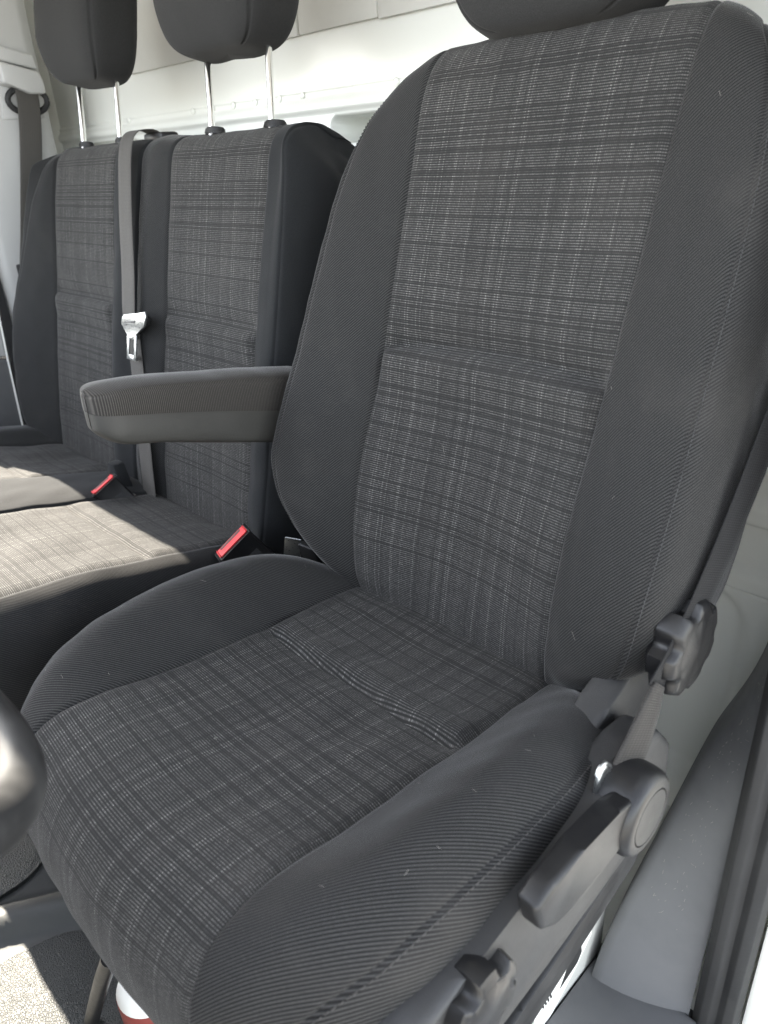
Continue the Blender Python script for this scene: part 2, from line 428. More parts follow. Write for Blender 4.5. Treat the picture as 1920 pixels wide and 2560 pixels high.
def wall_y(X, Z):
    y = 0.400 + 0.0 * X
    y += 0.004 * sstep(0.604, 0.606, Z)                                   # lap joint of the upper sheet
    y += -0.008 * (sstep(0.568, 0.578, Z) - sstep(0.583, 0.598, Z))       # rolled shelf edge
    y += 0.110 * rrect(X, Z, -0.590, -0.24, 0.524, 0.563, 0.016, 0.0025)   # slot
    y += 0.040 * rrect(X, Z, -1.62, -1.30, 0.526, 0.562, 0.016, 0.003)
    y += 0.016 * (1 - sstep(0.496, 0.512, Z))
    y += -0.012 * (1 - sstep(-0.052, -0.036, Z)) - 0.012 * (sstep(0.020, 0.034, Z) - sstep(0.05, 0.07, Z))
    y += 0.003 * np.exp(-((Z + 0.072 + 0.02 * (X - 0.1)) / 0.0022) ** 2)  # joint line below the swage
    y += 0.014 * rrect(X, Z, -0.16, 0.205, -0.43, -0.085, 0.05, 0.012)     # pressed panel behind the seat
    y += 0.010 * rrect(X, Z, 0.235, 0.40, -0.36, -0.085, 0.04, 0.012)
    y += -0.028 * (1 - sstep(-0.50, -0.44, Z))                             # flange at the floor
    y += -0.006 * np.exp(-((X + 1.49) / 0.02) ** 2) * (Z > 0.6)
    return y
def axis_pts(lo, hi, step, dense):
    a = set(np.round(np.arange(lo, hi + step / 2, step), 5))
    for d0, d1, ds in dense: a |= set(np.round(np.arange(d0, d1, ds), 5))
    return np.array(sorted(a))
wxs = axis_pts(-1.70, 0.42, 0.03, [(-0.60, -0.56, 0.002), (-0.56, -0.2, 0.01), (-0.18, -0.1, 0.006), (0.14, 0.42, 0.006), (-1.63, -1.58, 0.004)])
wzs = axis_pts(FZ, 1.15, 0.03, [(-0.50, -0.03, 0.006), (-0.085, -0.06, 0.0015), (0.01, 0.08, 0.003), (0.49, 0.625, 0.002)])
X, Z = np.meshgrid(wxs, wzs); Y = wall_y(X, Z); _i = np.arange(X.size).reshape(X.shape)
_F = np.stack([_i[:-1, :-1], _i[:-1, 1:], _i[1:, 1:], _i[1:, :-1]], 2).reshape(-1, 4).tolist()
wall = pydata('bulkhead_wall', np.stack([X, Y, Z], 2).reshape(-1, 3), _F, 'white'); tag(wall, kind='structure')
for x in (-1.30, -1.02, -0.945, -0.873, -0.801, -0.726, -0.660, -0.43, -0.36):
    bm = bmesh.new(); bmesh.ops.create_uvsphere(bm, u_segments=12, v_segments=8, radius=0.0065)
    for v in bm.verts: v.co = Vector((x + v.co.x, 0.3985 + v.co.y * 0.45, 0.6015 + v.co.z))
    bm_obj('bolt', bm, 'white', wall)
for x0, x1, z0 in ((-1.25, -0.6545, 0.689), (-0.6495, -0.4615, 0.6895), (-0.459, -0.05, 0.687)):
    box('board', (x0, x1, 0.394, 0.403, z0, 1.14), 'card', wall, bev=0.002)
bm = bmesh.new(); bmesh.ops.create_circle(bm, cap_ends=True, segments=20, radius=0.0075)
for v in bm.verts: v.co = Vector((0.155 + v.co.x, wall_y(np.array(0.155), np.array(-0.012)) - 0.0015, -0.012 + v.co.y * 1.25))
bm_obj('hole', bm, 'ink', wall)
# corner return of the steel on the passenger side
prism('corner_return', [(-1.690, 0.425), (-1.690, 0.34), (-1.72, 0.302), (-1.753, 0.302), (-1.753, 0.425)], 'z', FZ, 1.035, 'white', wall, bev=0.012, seg=3)

gr = grid_sheet('ground', -30, 30, -30, 30, 3, 3, lambda X, Y: -1.15 + 0 * X, 'concrete'); tag(gr, kind='structure')  # unseen pavement outside, added to bounce sunlight in through the driver door
unseen_roof = box('unseen_roof', (-1.78, 0.46, -0.52, 0.42, 1.04, 1.07), 'liner'); tag(unseen_roof, kind='structure')  # out-of-view cab top, added to keep the sun off the driver seat
sw = box('sun_stop_panel', (-1.78, -1.755, 0.05, 0.42, FZ - .1, 1.039), 'white'); tag(sw, kind='structure')  # panel added behind the pillar to stop sunlight leaking in

# ------------------------------------------------------------------ driver seat
REC = rad(15.5)
BU = np.array([0, math.sin(REC), math.cos(REC)]); BN = np.array([0, -math.cos(REC), math.sin(REC)]); BO = np.array([0, 0.005, 0.0])
def bk(x, s, d): return np.array([x, 0, 0]) + BO + s * BU + d * BN
def mirror(half):
    """rows of (x, s, d) from the centre outwards -> full width rows"""
    return [[(-x, a, b) for x, a, b in row[:0:-1]] + list(row) for row in half]

half = [  # C, S(eam), K1 (mid bolster), K2 (stitch line), E1, E2, E3
    [(0, -.050, -.050), (.140, -.050, -.055), (.17, -.040, -.05), (.19, -.020, -.05), (.205, -.005, -.06), (.215, .005, -.08), (.215, .015, -.10)],
    [(0, -.028, -.010), (.143, -.026, -.006), (.180, -.008, .008), (.206, .010, .012), (.222, .024, -.004), (.232, .034, -.04), (.232, .04, -.10)],
    [(0, .030, .000), (.146, .028, .022), (.192, .036, .046), (.238, .052, .052), (.258, .060, .034), (.264, .066, -.01), (.256, .07, -.10)],
    [(0, .130, .004), (.147, .130, .034), (.200, .130, .064), (.254, .132, .080), (.275, .134, .058), (.281, .136, .000), (.268, .136, -.10)],
    [(0, .270, .002), (.148, .270, .020), (.200, .270, .045), (.253, .272, .062), (.272, .272, .042), (.278, .272, -.01), (.264, .272, -.10)],
    [(0, .410, .000), (.152, .410, .012), (.198, .410, .030), (.248, .412, .042), (.266, .412, .024), (.271, .412, -.02), (.257, .412, -.10)],
    [(0, .510, .000), (.154, .508, .008), (.196, .506, .019), (.240, .505, .026), (.257, .503, .009), (.262, .500, -.03), (.250, .500, -.10)],
    [(0, .590, -.002), (.156, .588, .001), (.190, .583, .005), (.224, .570, .006), (.240, .560, -.010), (.245, .553, -.045), (.236, .55, -.10)],
    [(0, .634, -.018), (.156, .628, -.016), (.180, .620, -.014), (.204, .606, -.016), (.217, .594, -.032), (.221, .585, -.06), (.216, .58, -.10)],
    [(0, .650, -.050), (.152, .644, -.048), (.172, .636, -.047), (.190, .622, -.048), (.200, .610, -.060), (.203, .602, -.075), (.200, .596, -.10)],
    [(0, .646, -.095), (.148, .640, -.095), (.164, .632, -.095), (.178, .619, -.095), (.186, .608, -.097), (.188, .600, -.099), (.187, .595, -.101)],
]
cage = [[bk(*p) for p in row] for row in mirror(half)]
pad = Pad(cage, 36, 26, bumpy=0.0011, seed=3, breaks=(5, 7))
def insert_window(p, c0, c1):
    u0 = p.U[:, c0 * p.nc][:, None]; u1 = p.U[:, c1 * p.nc][:, None]
    return sstep(0.0, 0.012, p.U - u0) * sstep(0.0, 0.012, u1 - p.U)
S_ = (pad.P0 - BO) @ BU
w_ = insert_window(pad, 5, 7)
line = 0.312 - 0.010 * (pad.P0[..., 0] / 0.15) ** 2
def ledge(t, sink, rise, ls, lr):
    """cross seam: cloth sinks towards the seam from above, the lower pad stands proud below it"""
    return np.where(t > 0, -sink * np.exp(-np.abs(t) / ls), -sink * np.exp(-np.abs(t) / 0.004) + rise * np.exp(-((t + 0.014) / lr) ** 2) * (1 - np.exp(-np.abs(t) / 0.005)))
pad.push(w_ * ledge(S_ - line, 0.020, 0.012, 0.024, 0.04))
for c in (5, 7): pad.groove(c, 0.0026, 0.0026)
for c in (3, 9): pad.groove(c, 0.0016, 0.0022)
seat = thing('captain_chair', 'large charcoal driver seat with checked cloth centre and fold-down armrest', 'seat', (0.0, -0.1, FZ))
back_ins = pad.slice('backrest_insert', 5, 7, 'check', seat)
bl = pad.slice('backrest_bolster', 3, 5, 'twill', seat); br_ = pad.slice('backrest_bolster', 7, 9, 'twill', seat)
pad.slice('backrest_side', 0, 3, 'twill', seat); sd = pad.slice('backrest_side', 9, 12, 'twill', seat)
pad.normals()
for cidx, par in ((3, bl), (9, br_)):
    stitches('stitching', pad.P[36:-68, cidx * 26 + (4 if cidx == 9 else -4)], pad.N[36:-68, cidx * 26], 'thread_dark', par)
# hard back panel
L_, R_ = pad.P[:, 0], pad.P[:, -1]
t = np.linspace(0, 1, 9)[None, :, None]
G = L_[:, None] * (1 - t) + R_[:, None] * t; G = G - BN * (0.03 * (1 - (2 * t - 1) ** 4))
_i = np.arange(G.shape[0] * 9).reshape(G.shape[0], 9)
pydata('back_panel', G.reshape(-1, 3), np.stack([_i[:-1, :-1], _i[:-1, 1:], _i[1:, 1:], _i[1:, :-1]], 2).reshape(-1, 4).tolist(), 'black', seat)

chalf = [  # cushion (x, y, z): C, S, K1, K2 (stitch), E1, E2, E3
    [(0, .060, -.050), (.150, .060, -.050), (.19, .030, -.040), (.215, .010, -.045), (.225, .005, -.055), (.228, .000, -.08), (.225, .00, -.11)],
    [(0, .015, -.018), (.150, .010, -.014), (.198, -.014, .008), (.232, -.024, .000), (.243, -.030, -.022), (.246, -.033, -.06), (.242, -.035, -.11)],
    [(0, -.060, -.012), (.150, -.062, -.004), (.210, -.066, .036), (.255, -.074, .026), (.268, -.078, -.006), (.270, -.080, -.05), (.264, -.08, -.11)],
    [(0, -.140, -.010), (.150, -.140, -.001), (.217, -.140, .052), (.265, -.142, .039), (.278, -.142, .004), (.280, -.142, -.05), (.274, -.142, -.11)],
    [(0, -.220, -.003), (.149, -.220, .008), (.219, -.220, .058), (.268, -.220, .043), (.280, -.220, .006), (.282, -.220, -.05), (.276, -.22, -.11)],
    [(0, -.300, .010), (.149, -.300, .020), (.217, -.300, .056), (.264, -.298, .039), (.277, -.297, .004), (.279, -.296, -.05), (.273, -.296, -.11)],
    [(0, -.375, .023), (.151, -.370, .031), (.209, -.365, .047), (.254, -.357, .026), (.266, -.353, -.006), (.268, -.351, -.05), (.263, -.35, -.11)],
    [(0, -.428, .018), (.155, -.420, .022), (.199, -.410, .024), (.236, -.398, .004), (.248, -.391, -.022), (.250, -.387, -.06), (.246, -.385, -.11)],
    [(0, -.457, -.016), (.158, -.448, -.010), (.191, -.436, -.010), (.219, -.421, -.026), (.230, -.413, -.043), (.232, -.408, -.07), (.230, -.405, -.11)],
    [(0, -.466, -.065), (.158, -.456, -.062), (.185, -.444, -.060), (.208, -.429, -.066), (.217, -.421, -.075), (.220, -.415, -.09), (.218, -.41, -.115)],
    [(0, -.458, -.115), (.156, -.448, -.112), (.180, -.436, -.108), (.200, -.421, -.106), (.208, -.413, -.108), (.211, -.407, -.112), (.209, -.40, -.12)],
    [(0, -.435, -.145), (.15, -.425, -.142), (.170, -.415, -.137), (.188, -.402, -.132), (.195, -.395, -.130), (.197, -.390, -.13), (.196, -.385, -.13)],
]
cage = [[np.array(p) for p in row] for row in mirror(chalf)]
cp = Pad(cage[::-1], 28, 26, bumpy=0.0012, seed=9, breaks=(5, 7))
cp.normals()
Yc = cp.P0[..., 1]; w_ = insert_window(cp, 5, 7)
line = -0.146 + 0.004 * np.cos(cp.P0[..., 0] * 30)
top = (cp.P0[..., 2] > -0.03)
cp.push(w_ * top * ledge(line - Yc, 0.008, 0.008, 0.016, 0.03))
# a few slack folds in front of the cross seam, over the middle of the cushion
fold = np.sin((cp.P0[..., 0] * 62 + Yc * 25)) * np.exp(-((Yc + 0.20) / 0.045) ** 2) * np.exp(-((cp.P0[..., 0] - 0.06) / 0.07) ** 2)
cp.push(0.0016 * fold * w_ * top)
for c in (5, 7): cp.groove(c, 0.0026, 0.0026)
for c in (3, 9): cp.groove(c, 0.0022, 0.0024)
cp.slice('seat_insert', 5, 7, 'check', seat)
sbl = cp.slice('seat_bolster', 3, 5, 'twill', seat); sbr = cp.slice('seat_bolster', 7, 9, 'twill', seat)
cp.slice('seat_side', 0, 3, 'twill', seat); cp.slice('seat_side', 9, 12, 'twill', seat)
cp.normals()
for cidx, par in ((3, sbl), (9, sbr)):
    stitches('stitching', cp.P[52:-35, cidx * 26 + (3 if cidx == 9 else -3)], cp.N[52:-35, cidx * 26], 'thread', par, step=0.0056, length=0.0036, r=0.00045)

def pillow(name, org, eu, en, cx, hw, s0, s1, df, db, mat, parent, seam_mat='twill2', corner=0.05, n=44, round_=0.5):
    """headrest body: rounded block, faces front (+en), with a sewn side panel"""
    ex = np.array([1.0, 0, 0]); org = np.asarray(org, float)
    th = np.linspace(-np.pi, np.pi, 96); ph = np.linspace(-np.pi / 2, np.pi / 2, 48)
    def sp(a, p): return np.sign(a) * np.abs(a) ** p
    T, Ph = np.meshgrid(th, ph)
    a = sp(np.cos(Ph), 0.30)
    x = hw * a * sp(np.sin(T), 0.42); d = a * sp(np.cos(T), 0.5); s = sp(np.sin(Ph), 0.42)
    dm = (df + db) / 2; dh = (df - db) / 2
    # lower end narrows and pulls back, as headrests do
    S = (s0 + s1) / 2 + s * (s1 - s0) / 2
    k = 1 - 0.16 * np.clip(-s, 0, 1) ** 2
    Dd = dm + d * dh * (1 - 0.25 * np.clip(-s, 0, 1) ** 2) - 0.012 * np.clip(-s, 0, 1) ** 2
    P = org + (cx + x * k)[..., None] * ex + S[..., None] * eu + Dd[..., None] * en
    N = np.stack([np.gradient(P, axis=1), np.gradient(P, axis=0)]); nn = np.cross(N[0], N[1]); nn /= np.maximum(np.linalg.norm(nn, axis=2, keepdims=True), 1e-9)
    if ((P - P.mean((0, 1))) * nn).sum() < 0: nn = -nn
    for ang in (0.95, -0.95):
        P = P - nn * (0.0035 * np.exp(-((T - ang) / 0.035) ** 2) * (np.cos(Ph) > 0.2))[..., None]
    P = P + nn * (0.0012 * smooth_noise(P, 0.12, int(abs(cx) * 100) + 5))[..., None]
    U = T * hw * 1.1; V = S
    R, Cn = T.shape; i = np.arange(R * Cn).reshape(R, Cn)
    F = np.stack([i[:-1, :-1], i[:-1, 1:], i[1:, 1:], i[1:, :-1]], 2).reshape(-1, 4).tolist()
    return pydata(name, P.reshape(-1, 3), F, mat, parent, np.stack([U, V], 2).reshape(-1, 2))

hr = pillow('headrest', BO, BU, BN, -0.008, 0.128, 0.634, 0.86, 0.046, -0.075, 'head', seat)
for sx in (-0.075, 0.075):
    tube('headrest_post', [bk(sx, .58, -.045), bk(sx, .62, -.045), bk(sx, .72, -.04)], 0.006, 'chrome', hr)

# armrest on the inboard side: upholstered pad over a moulded shell
def armrest():
    ys = np.array([.075, .03, -.03, -.10, -.155, -.190, -.208, -.219, -.226, -.228])
    zt = np.array([.236, .245, .256, .268, .276, .280, .281, .280, .278, .277])       # top line
    zm = np.array([.182, .194, .210, .228, .241, .248, .251, .252, .253, .253])       # sewn edge between pad and shell
    zb = np.array([.138, .145, .162, .183, .200, .208, .214, .222, .230, .234])
    hw = np.array([.038, .038, .038, .038, .038, .037, .034, .027, .016, .001])
    cx = -.336
    k = len(ys)
    pad_rows, shell_rows = [], []
    for i in range(k):
        y, a, m, b, h = ys[i], zt[i], zm[i], zb[i], hw[i]
        pad_rows.append([(cx + h * 1.0, y, m), (cx + h * 1.03, y, m + (a - m) * .45), (cx + h * .98, y, m + (a - m) * .86), (cx + h * .72, y, a),
                         (cx, y, a + .003), (cx - h * .72, y, a), (cx - h * .98, y, m + (a - m) * .86), (cx - h * 1.03, y, m + (a - m) * .45), (cx - h, y, m)])
        shell_rows.append([(cx - h * .97, y, m), (cx - h * .95, y, b + (m - b) * .3), (cx - h * .72, y, b + .002), (cx, y, b - .001), (cx + h * .72, y, b + .002),
                           (cx + h * .95, y, b + (m - b) * .3), (cx + h * .97, y, m)])
    out = []
    for nm, rows, mt in (('armrest', pad_rows, 'rib'), ('armrest_shell', shell_rows, 'armbase')):
        p = Pad(np.array(rows), 10, 8, bumpy=0.0006 if mt == 'rib' else 0.0, seed=21)
        if nm == 'armrest':
            for c in (2, 6): p.groove(c, 0.0012, 0.0016)
        out.append((nm, p, mt))
    ar = out[0][1].slice('armrest', 0, 8, 'rib', seat)
    sh = out[1][1].slice('armrest_shell', 0, 6, 'armbase', ar)
    bm = bmesh.new(); box_bm(bm, -.372, -.255, .035, .10, .13, .225, .01); bm_obj('armrest_pivot', bm, 'armbase', ar)
    return ar
armrest()

# moulded side shield, levers and knobs on the door side
def yz_shield(name, x0, x1, pts, mat, parent, bev=0.006):
    return prism(name, pts, 'x', x0, x1, mat, parent, bev=bev, seg=3)
top = [(-.075, .040), (-.11, .034), (-.15, .026), (-.20, .018), (-.25, .010), (-.31, .000), (-.35, -.006), (-.40, -.030), (-.435, -.06)]
low = [(-.43, -.100), (-.36, -.108), (-.28, -.104), (-.20, -.096), (-.12, -.088), (-.04, -.085), (-.005, -.05), (-.010, .00), (-.04, .035)]
trim = yz_shield('side_trim', .252, .291, top + low, 'trim', seat, bev=0.009)
bm = bmesh.new()   # raised lower lip of the shield
lip = prism('trim_lip', [(-.43, -.100), (-.36, -.106), (-.20, -.094), (-.06, -.084), (-.06, -.102), (-.20, -.116), (-.36, -.130), (-.43, -.124)], 'x', .256, .2875, 'trim', trim, bev=0.004)
bm.free()
# recliner bracket rising behind the cushion
rb = prism('recliner_bracket', [(-.080, .028), (-.05, .040), (-.01, .060), (.035, .055), (.052, .02), (.048, -.07), (-.02, -.10), (-.085, -.06)], 'x', .215, .246, 'trim', seat, bev=0.008, seg=3)

def lathe_x(name, x_prof, cy, cz, mat, parent, seg=48, lobes=0, depth=0.0, sy=1.0, sz=1.0):
    """profile [(x, r)] revolved about an axis along x through (cy, cz); lobes press grip hollows into the rim"""
    V = []; F = []; a = np.linspace(0, 2 * np.pi, seg, endpoint=False)
    rmax = max(r for _, r in x_prof)
    for x, r in x_prof:
        g = 1.0
        if lobes: g = 1 - depth * (r / rmax) ** 3 * np.clip(np.cos(a * lobes), 0, 1) ** 0.7
        V += [(x, cy + sy * r * gg * math.cos(q), cz + sz * r * gg * math.sin(q)) for q, gg in zip(a, np.broadcast_to(g, a.shape))]
    n = len(x_prof)
    for i in range(n - 1):
        for j in range(seg): F.append((i * seg + j, i * seg + (j + 1) % seg, (i + 1) * seg + (j + 1) % seg, (i + 1) * seg + j))
    F.append(tuple(range((n - 1) * seg, n * seg)))
    o = pydata(name, V, F, mat, parent); o.data.set_sharp_from_angle(angle=rad(48)); return o

# long recliner lever with its round hub
lev = prism('recliner_lever', [(-.110, .030), (-.15, .040), (-.20, .044), (-.238, .044), (-.260, .037), (-.252, .007), (-.232, -.008), (-.20, -.010), (-.15, -.006), (-.115, -.006)], 'x', .2925, .312, 'black', seat, bev=0.005, seg=3)
hub = lathe_x('lever_hub', [(.280, .039), (.304, .0395), (.312, .0385), (.3165, .0355), (.3180, .033), (.3185, .0265), (.3170, .0258), (.3185, .0250), (.319, .0)], -.106, .003, 'black', lev)
# lumbar wheel on the backrest side and height knob at the front
lathe_x('lumbar_knob', [(.262, .030), (.270, .046), (.284, .047), (.292, .044), (.2945, .038), (.2935, .030), (.2945, .028), (.296, .0)], .004, .098, 'black', seat, seg=96, lobes=7, depth=0.20)
lathe_x('height_knob', [(.280, .034), (.290, .036), (.302, .0345), (.305, .030), (.304, .024), (.3055, .022), (.306, .0)], -.300, -.032, 'black', seat, seg=96, lobes=6, depth=0.22)

# pedestal under the seat: rails, black bar, white box with its sticker
prism('seat_rail', [(.03, -.118), (-.42, -.132), (-.42, -.162), (.03, -.148)], 'x', .236, .262, 'trim', seat, bev=0.003)
prism('seat_rail', [(.03, -.118), (-.42, -.132), (-.42, -.162), (.03, -.148)], 'x', -.262, -.236, 'trim', seat, bev=0.003)
prism('black_bar', [(.010, -.158), (.018, -.185), (.006, -.202), (-.20, -.252), (-.42, -.305), (-.42, -.262), (-.20, -.206), (-.005, -.152)], 'x', .240, .266, 'smooth', seat, bev=0.006, seg=3)
box('seat_frame', (-.235, .232, -.40, .05, -.16, -.105), 'black', seat, bev=0.004)
ped = box('seat_box', (-.20, .205, -.36, .085, FZ + .004, -.165), 'white', seat, bev=0.006)

def side_print(name, pts, mat, lift=0.0006): return prism(name, pts, 'x', .2056, .2056 + lift, mat, ped)
side_print('sticker', [(.045, -.395), (.030, -.405), (-.080, -.416), (-.080, -.490), (-.050, -.492), (.012, -.452), (.045, -.420)], 'label', 0.0005)
side_print('pictogram', [(.017, -.404), (-.005, -.414), (-.026, -.452), (.013, -.444), (.023, -.431)], 'ink', 0.0009)
side_print('pictogram', [(.034, -.402), (.026, -.405), (.022, -.414), (.032, -.410)], 'ink', 0.0009)
for k in range(4):
    y = -.048 - k * .0055; side_print('print_line', [(y, -.4305 - k * .001), (y - .003, -.4315 - k * .001), (y + .002, -.4475), (y + .005, -.4465)], 'trim', 0.0009)

# ------------------------------------------------------------------ passenger bench
R2 = rad(12.2)
QU = np.array([0, math.sin(R2), math.cos(R2)]); QN = np.array([0, -math.cos(R2), math.sin(R2)]); QO = np.array([0, 0.02, -0.055])
def bq(x, s, d): return np.array([x, 0, 0]) + QO + s * QU + d * QN
#        s      d     left inset, bolster, right inset, end drop
brow = [(-.060, -.060, .12, 0.1, .030, 0.), (-.030, -.010, .09, 0.5, .018, 0.), (.040, .000, .030, 0.95, .006, 0.), (.140, .002, .000, 1.05, .0, 0.),
        (.270, .002, .002, 1.0, .0, 0.), (.400, .000, .030, 0.75, .0, 0.), (.490, .000, .052, 0.55, .000, .0), (.550, -.001, .072, 0.35, .004, .004),
        (.594, -.006, .092, 0.15, .012, .012), (.618, -.026, .108, 0.0, .024, .020), (.626, -.058, .116, 0.0, .034, .026), (.616, -.098, .12, 0.0, .040, .030)]
bcol = [(-1.29, -.10, 'L'), (-1.303, -.02, 'L'), (-1.30, .028, 'L'), (-1.275, .052, 'L'), (-1.215, .038, 'L'), (-1.16, .006, ''), (-1.03, .000, ''), (-.90, .006, ''),
        (-.855, .022, 'm'), (-.80, .010, 'm'), (-.750, .024, 'm'), (-.70, .006, ''), (-.57, .000, ''), (-.437, .006, ''), (-.405, .016, 'm'), (-.380, .012, 'R'),
        (-.364, -.014, 'R'), (-.357, -.055, 'R'), (-.36, -.10, 'R')]
cage = []
for sv, dv, li, kb, ri, drop in brow:
    row = []
    for x, d, side in bcol:
        xx, ss, dd = x, sv, d
        if side == 'L':
            f = min(1.0, (-1.16 - x) / 0.11); xx = x + li * f; ss = sv - drop * 1.1 * max(0, 3 - bcol.index((x, d, side)))
            dd = d * (kb if d > 0 else 1.0) if x > -1.289 else d
        elif side == 'R':
            f = min(1.0, (x + 0.437) / 0.07); xx = x - ri * f; ss = sv - drop * 1.1 * max(0, bcol.index((x, d, side)) - 15)
        else: dd = d * max(kb, 0.3)
        if side in 'LR' and side and dv < -.02: dd = min(dd + dv * 0.5, max(dd + dv * 0.5, -.10)) if dd > -.09 else -.10
        row.append(bq(xx, ss, dv + dd if dd > -.09 else -.10 + min(dv, 0) * 0.1))
    cage.append(row)
bp = Pad(np.array(cage), 30, 16, bumpy=0.0010, seed=31, breaks=(5, 7, 11, 13))
S_ = (bp.P0 - QO) @ QU
for c0, c1 in ((5, 7), (11, 13)):
    w_ = insert_window(bp, c0, c1)
    bp.push(w_ * ledge(S_ - 0.338, 0.011, 0.008, 0.02, 0.03))
for c in (5, 7, 11, 13): bp.groove(c, 0.0026, 0.003)
bp.groove(9, 0.006, 0.004); bp.groove(15, 0.0016, 0.0025); bp.groove(3, 0.0012, 0.0025)
bench = thing('passenger_bench', 'dark two-person passenger bench behind the armrest with two headrests', 'bench', (-0.83, -0.1, FZ))
for nm, a, b, mt in (('backrest_side', 0, 3, 'twill2'), ('backrest_bolster', 3, 5, 'twill2'), ('backrest_insert', 5, 7, 'check'), ('backrest_bolster', 7, 9, 'felt'),
                     ('backrest_bolster', 9, 11, 'twill2'), ('backrest_insert', 11, 13, 'check'), ('backrest_bolster', 13, 15, 'felt'), ('backrest_side', 15, 18, 'felt')):
    bp.slice(nm, a, b, mt, bench)
L_, R_ = bp.P[:, 0], bp.P[:, -1]; t = np.linspace(0, 1, 9)[None, :, None]
G = L_[:, None] * (1 - t) + R_[:, None] * t - QN * 0.02 * (1 - (2 * t - 1) ** 4); _i = np.arange(G.shape[0] * 9).reshape(G.shape[0], 9)
pydata('back_panel', G.reshape(-1, 3), np.stack([_i[:-1, :-1], _i[:-1, 1:], _i[1:, 1:], _i[1:, :-1]], 2).reshape(-1, 4).tolist(), 'black', bench)

crow = [(-.455, -.140, 0), (-.490, -.085, 0), (-.492, -.030, 0), (-.465, .010, 1), (-.40, .024, 1), (-.30, .016, 1), (-.20, .000, 1), (-.12, -.018, 1), (-.05, -.034, 1), (.01, -.050, .7), (.06, -.085, 0)]
ccol = [(-1.31, -.16), (-1.305, -.05), (-1.28, .016), (-1.22, .026), (-1.16, .004), (-1.03, .0), (-.90, .004), (-.865, .010), (-.80, .012), (-.755, .008), (-.73, .003), (-.58, .0), (-.437, .004),
        (-.408, -.010), (-.386, -.040), (-.375, -.085), (-.370, -.16)]
cage = [[np.array((x, y, z + d * (1 if d < -.04 else 1))) if not (d < -.1) else np.array((x, y, min(z - .10, -.15))) for x, d in ccol] for y, z, k in crow]
bc = Pad(np.array(cage), 18, 14, bumpy=0.0014, seed=41, breaks=(4, 6, 10, 12))
Yc = bc.P0[..., 1]
for c0, c1 in ((4, 6), (10, 12)):
    w_ = insert_window(bc, c0, c1)
    bc.push(w_ * (-0.006 * np.exp(-((Yc + .15) / 0.006) ** 2) + 0.003 * np.exp(-((Yc + .13) / 0.018) ** 2)) * (bc.P0[..., 2] > -.05))
for c in (4, 6, 10, 12): bc.groove(c, 0.0034, 0.0036)
for nm, a, b, mt in (('seat_side', 0, 2, 'felt'), ('seat_bolster', 2, 4, 'twill2'), ('seat_insert', 4, 6, 'check'), ('seat_bridge', 6, 10, 'felt'), ('seat_insert', 10, 12, 'check'), ('seat_bolster', 12, 16, 'twill2')):
    bc.slice(nm, a, b, mt, bench)
box('seat_base', (-1.25, -.40, -.40, .10, FZ + .034, -.13), 'black', bench, bev=0.01)
# flap of cloth where the buckle comes through
prism('belt_flap', [(-.835, -.055), (-.80, .012), (-.775, .012), (-.752, -.05)], 'y', -.035, -.012, 'felt', bench, bev=0.004)

for cx, hw, posts in ((-1.022, .122, (-1.085, -.930)), (-.572, .137, (-.624, -.468))):
    h = pillow('headrest', QO, QU, QN, cx + 0.0, hw, .722, .92, .050, -.065, 'head', bench)
    for px in posts:
        off = -0.028 if px == posts[0] else -0.026
        tube('post', [bq(px, .60, -.03), bq(px - .006, .65, -.03), bq(px + off * 0.9, .745, -.03)], 0.0052, 'chrome', h, seg=16)
        bm = bmesh.new(); bmesh.ops.create_cone(bm, cap_ends=True, segments=28, radius1=0.020, radius2=0.0175, depth=0.010)
        bmesh.ops.bevel(bm, geom=[e for e in bm.edges if e.calc_length() < 0.02], offset=0.002, segments=2, affect='EDGES')
        for v in bm.verts: v.co = Vector(bq(px + v.co.x * 1.2, .6245 + v.co.z, -.034 + v.co.y * 0.65))
        bm_obj('post_sleeve', bm, 'black', bench)

# ------------------------------------------------------------------ seat belts and buckles
def oriented_box(name, origin, ea, eb, ec, la, lb, lc, mat, parent=None, bev=0.002, seg=3, taper=1.0):
    """box from a corner along three unit axes"""
    bm = bmesh.new(); r = bmesh.ops.create_cube(bm, size=1.0)
    ea, eb, ec = (Vector(e).normalized() for e in (ea, eb, ec)); o = Vector(origin)
    for v in r['verts']:
        k = taper if v.co.z > 0 else 1.0
        v.co = o + ea * (0.5 + v.co.x * k) * la + eb * (0.5 + v.co.y * k) * lb + ec * (v.co.z + .5) * lc
    if bev: bmesh.ops.bevel(bm, geom=list(bm.edges), offset=bev, segments=seg, profile=0.5, affect='EDGES')
    return bm_obj(name, bm, mat, parent)

def buckle(label, corner, B, b, lb, la, lc, group):
    """corner = far upper corner of the button face; B along the face, b down the body"""
    B = Vector(B).normalized(); b = Vector(b).normalized(); b = (b - B * b.dot(B)).normalized(); A = -(b.cross(B))
    o = Vector(corner); t = thing('seat_belt_buckle', label, 'buckle', o + b * lc)
    h = oriented_box('housing', o, A, B, b, la, lb, lc, 'black', t, bev=0.003)
    oriented_box('release_button', o - b * 0.0025 + A * 0.004 + B * 0.004, A, B, b, la - 0.008, lb - 0.008, 0.006, 'red', t, bev=0.0022)
    oriented_box('slot', o - b * 0.0030 + A * 0.0052 + B * 0.010, A, B, b, 0.005, lb - 0.020, 0.004, 'ink', t, bev=0.0008)
    e2 = oriented_box('grip_plate', o + b * 0.028 + A * (la - 0.0005) + B * 0.012, B, b, A, lb - 0.024, 0.022, 0.0012, 'smooth', t, bev=0.0004)
    return t
buckle('red-topped seat belt buckle upright between the driver cushion and the bench', (-.392, -.012, .004), (-.2, -.8, -.56), (.3, .5, -.81), .060, .031, .085, None)
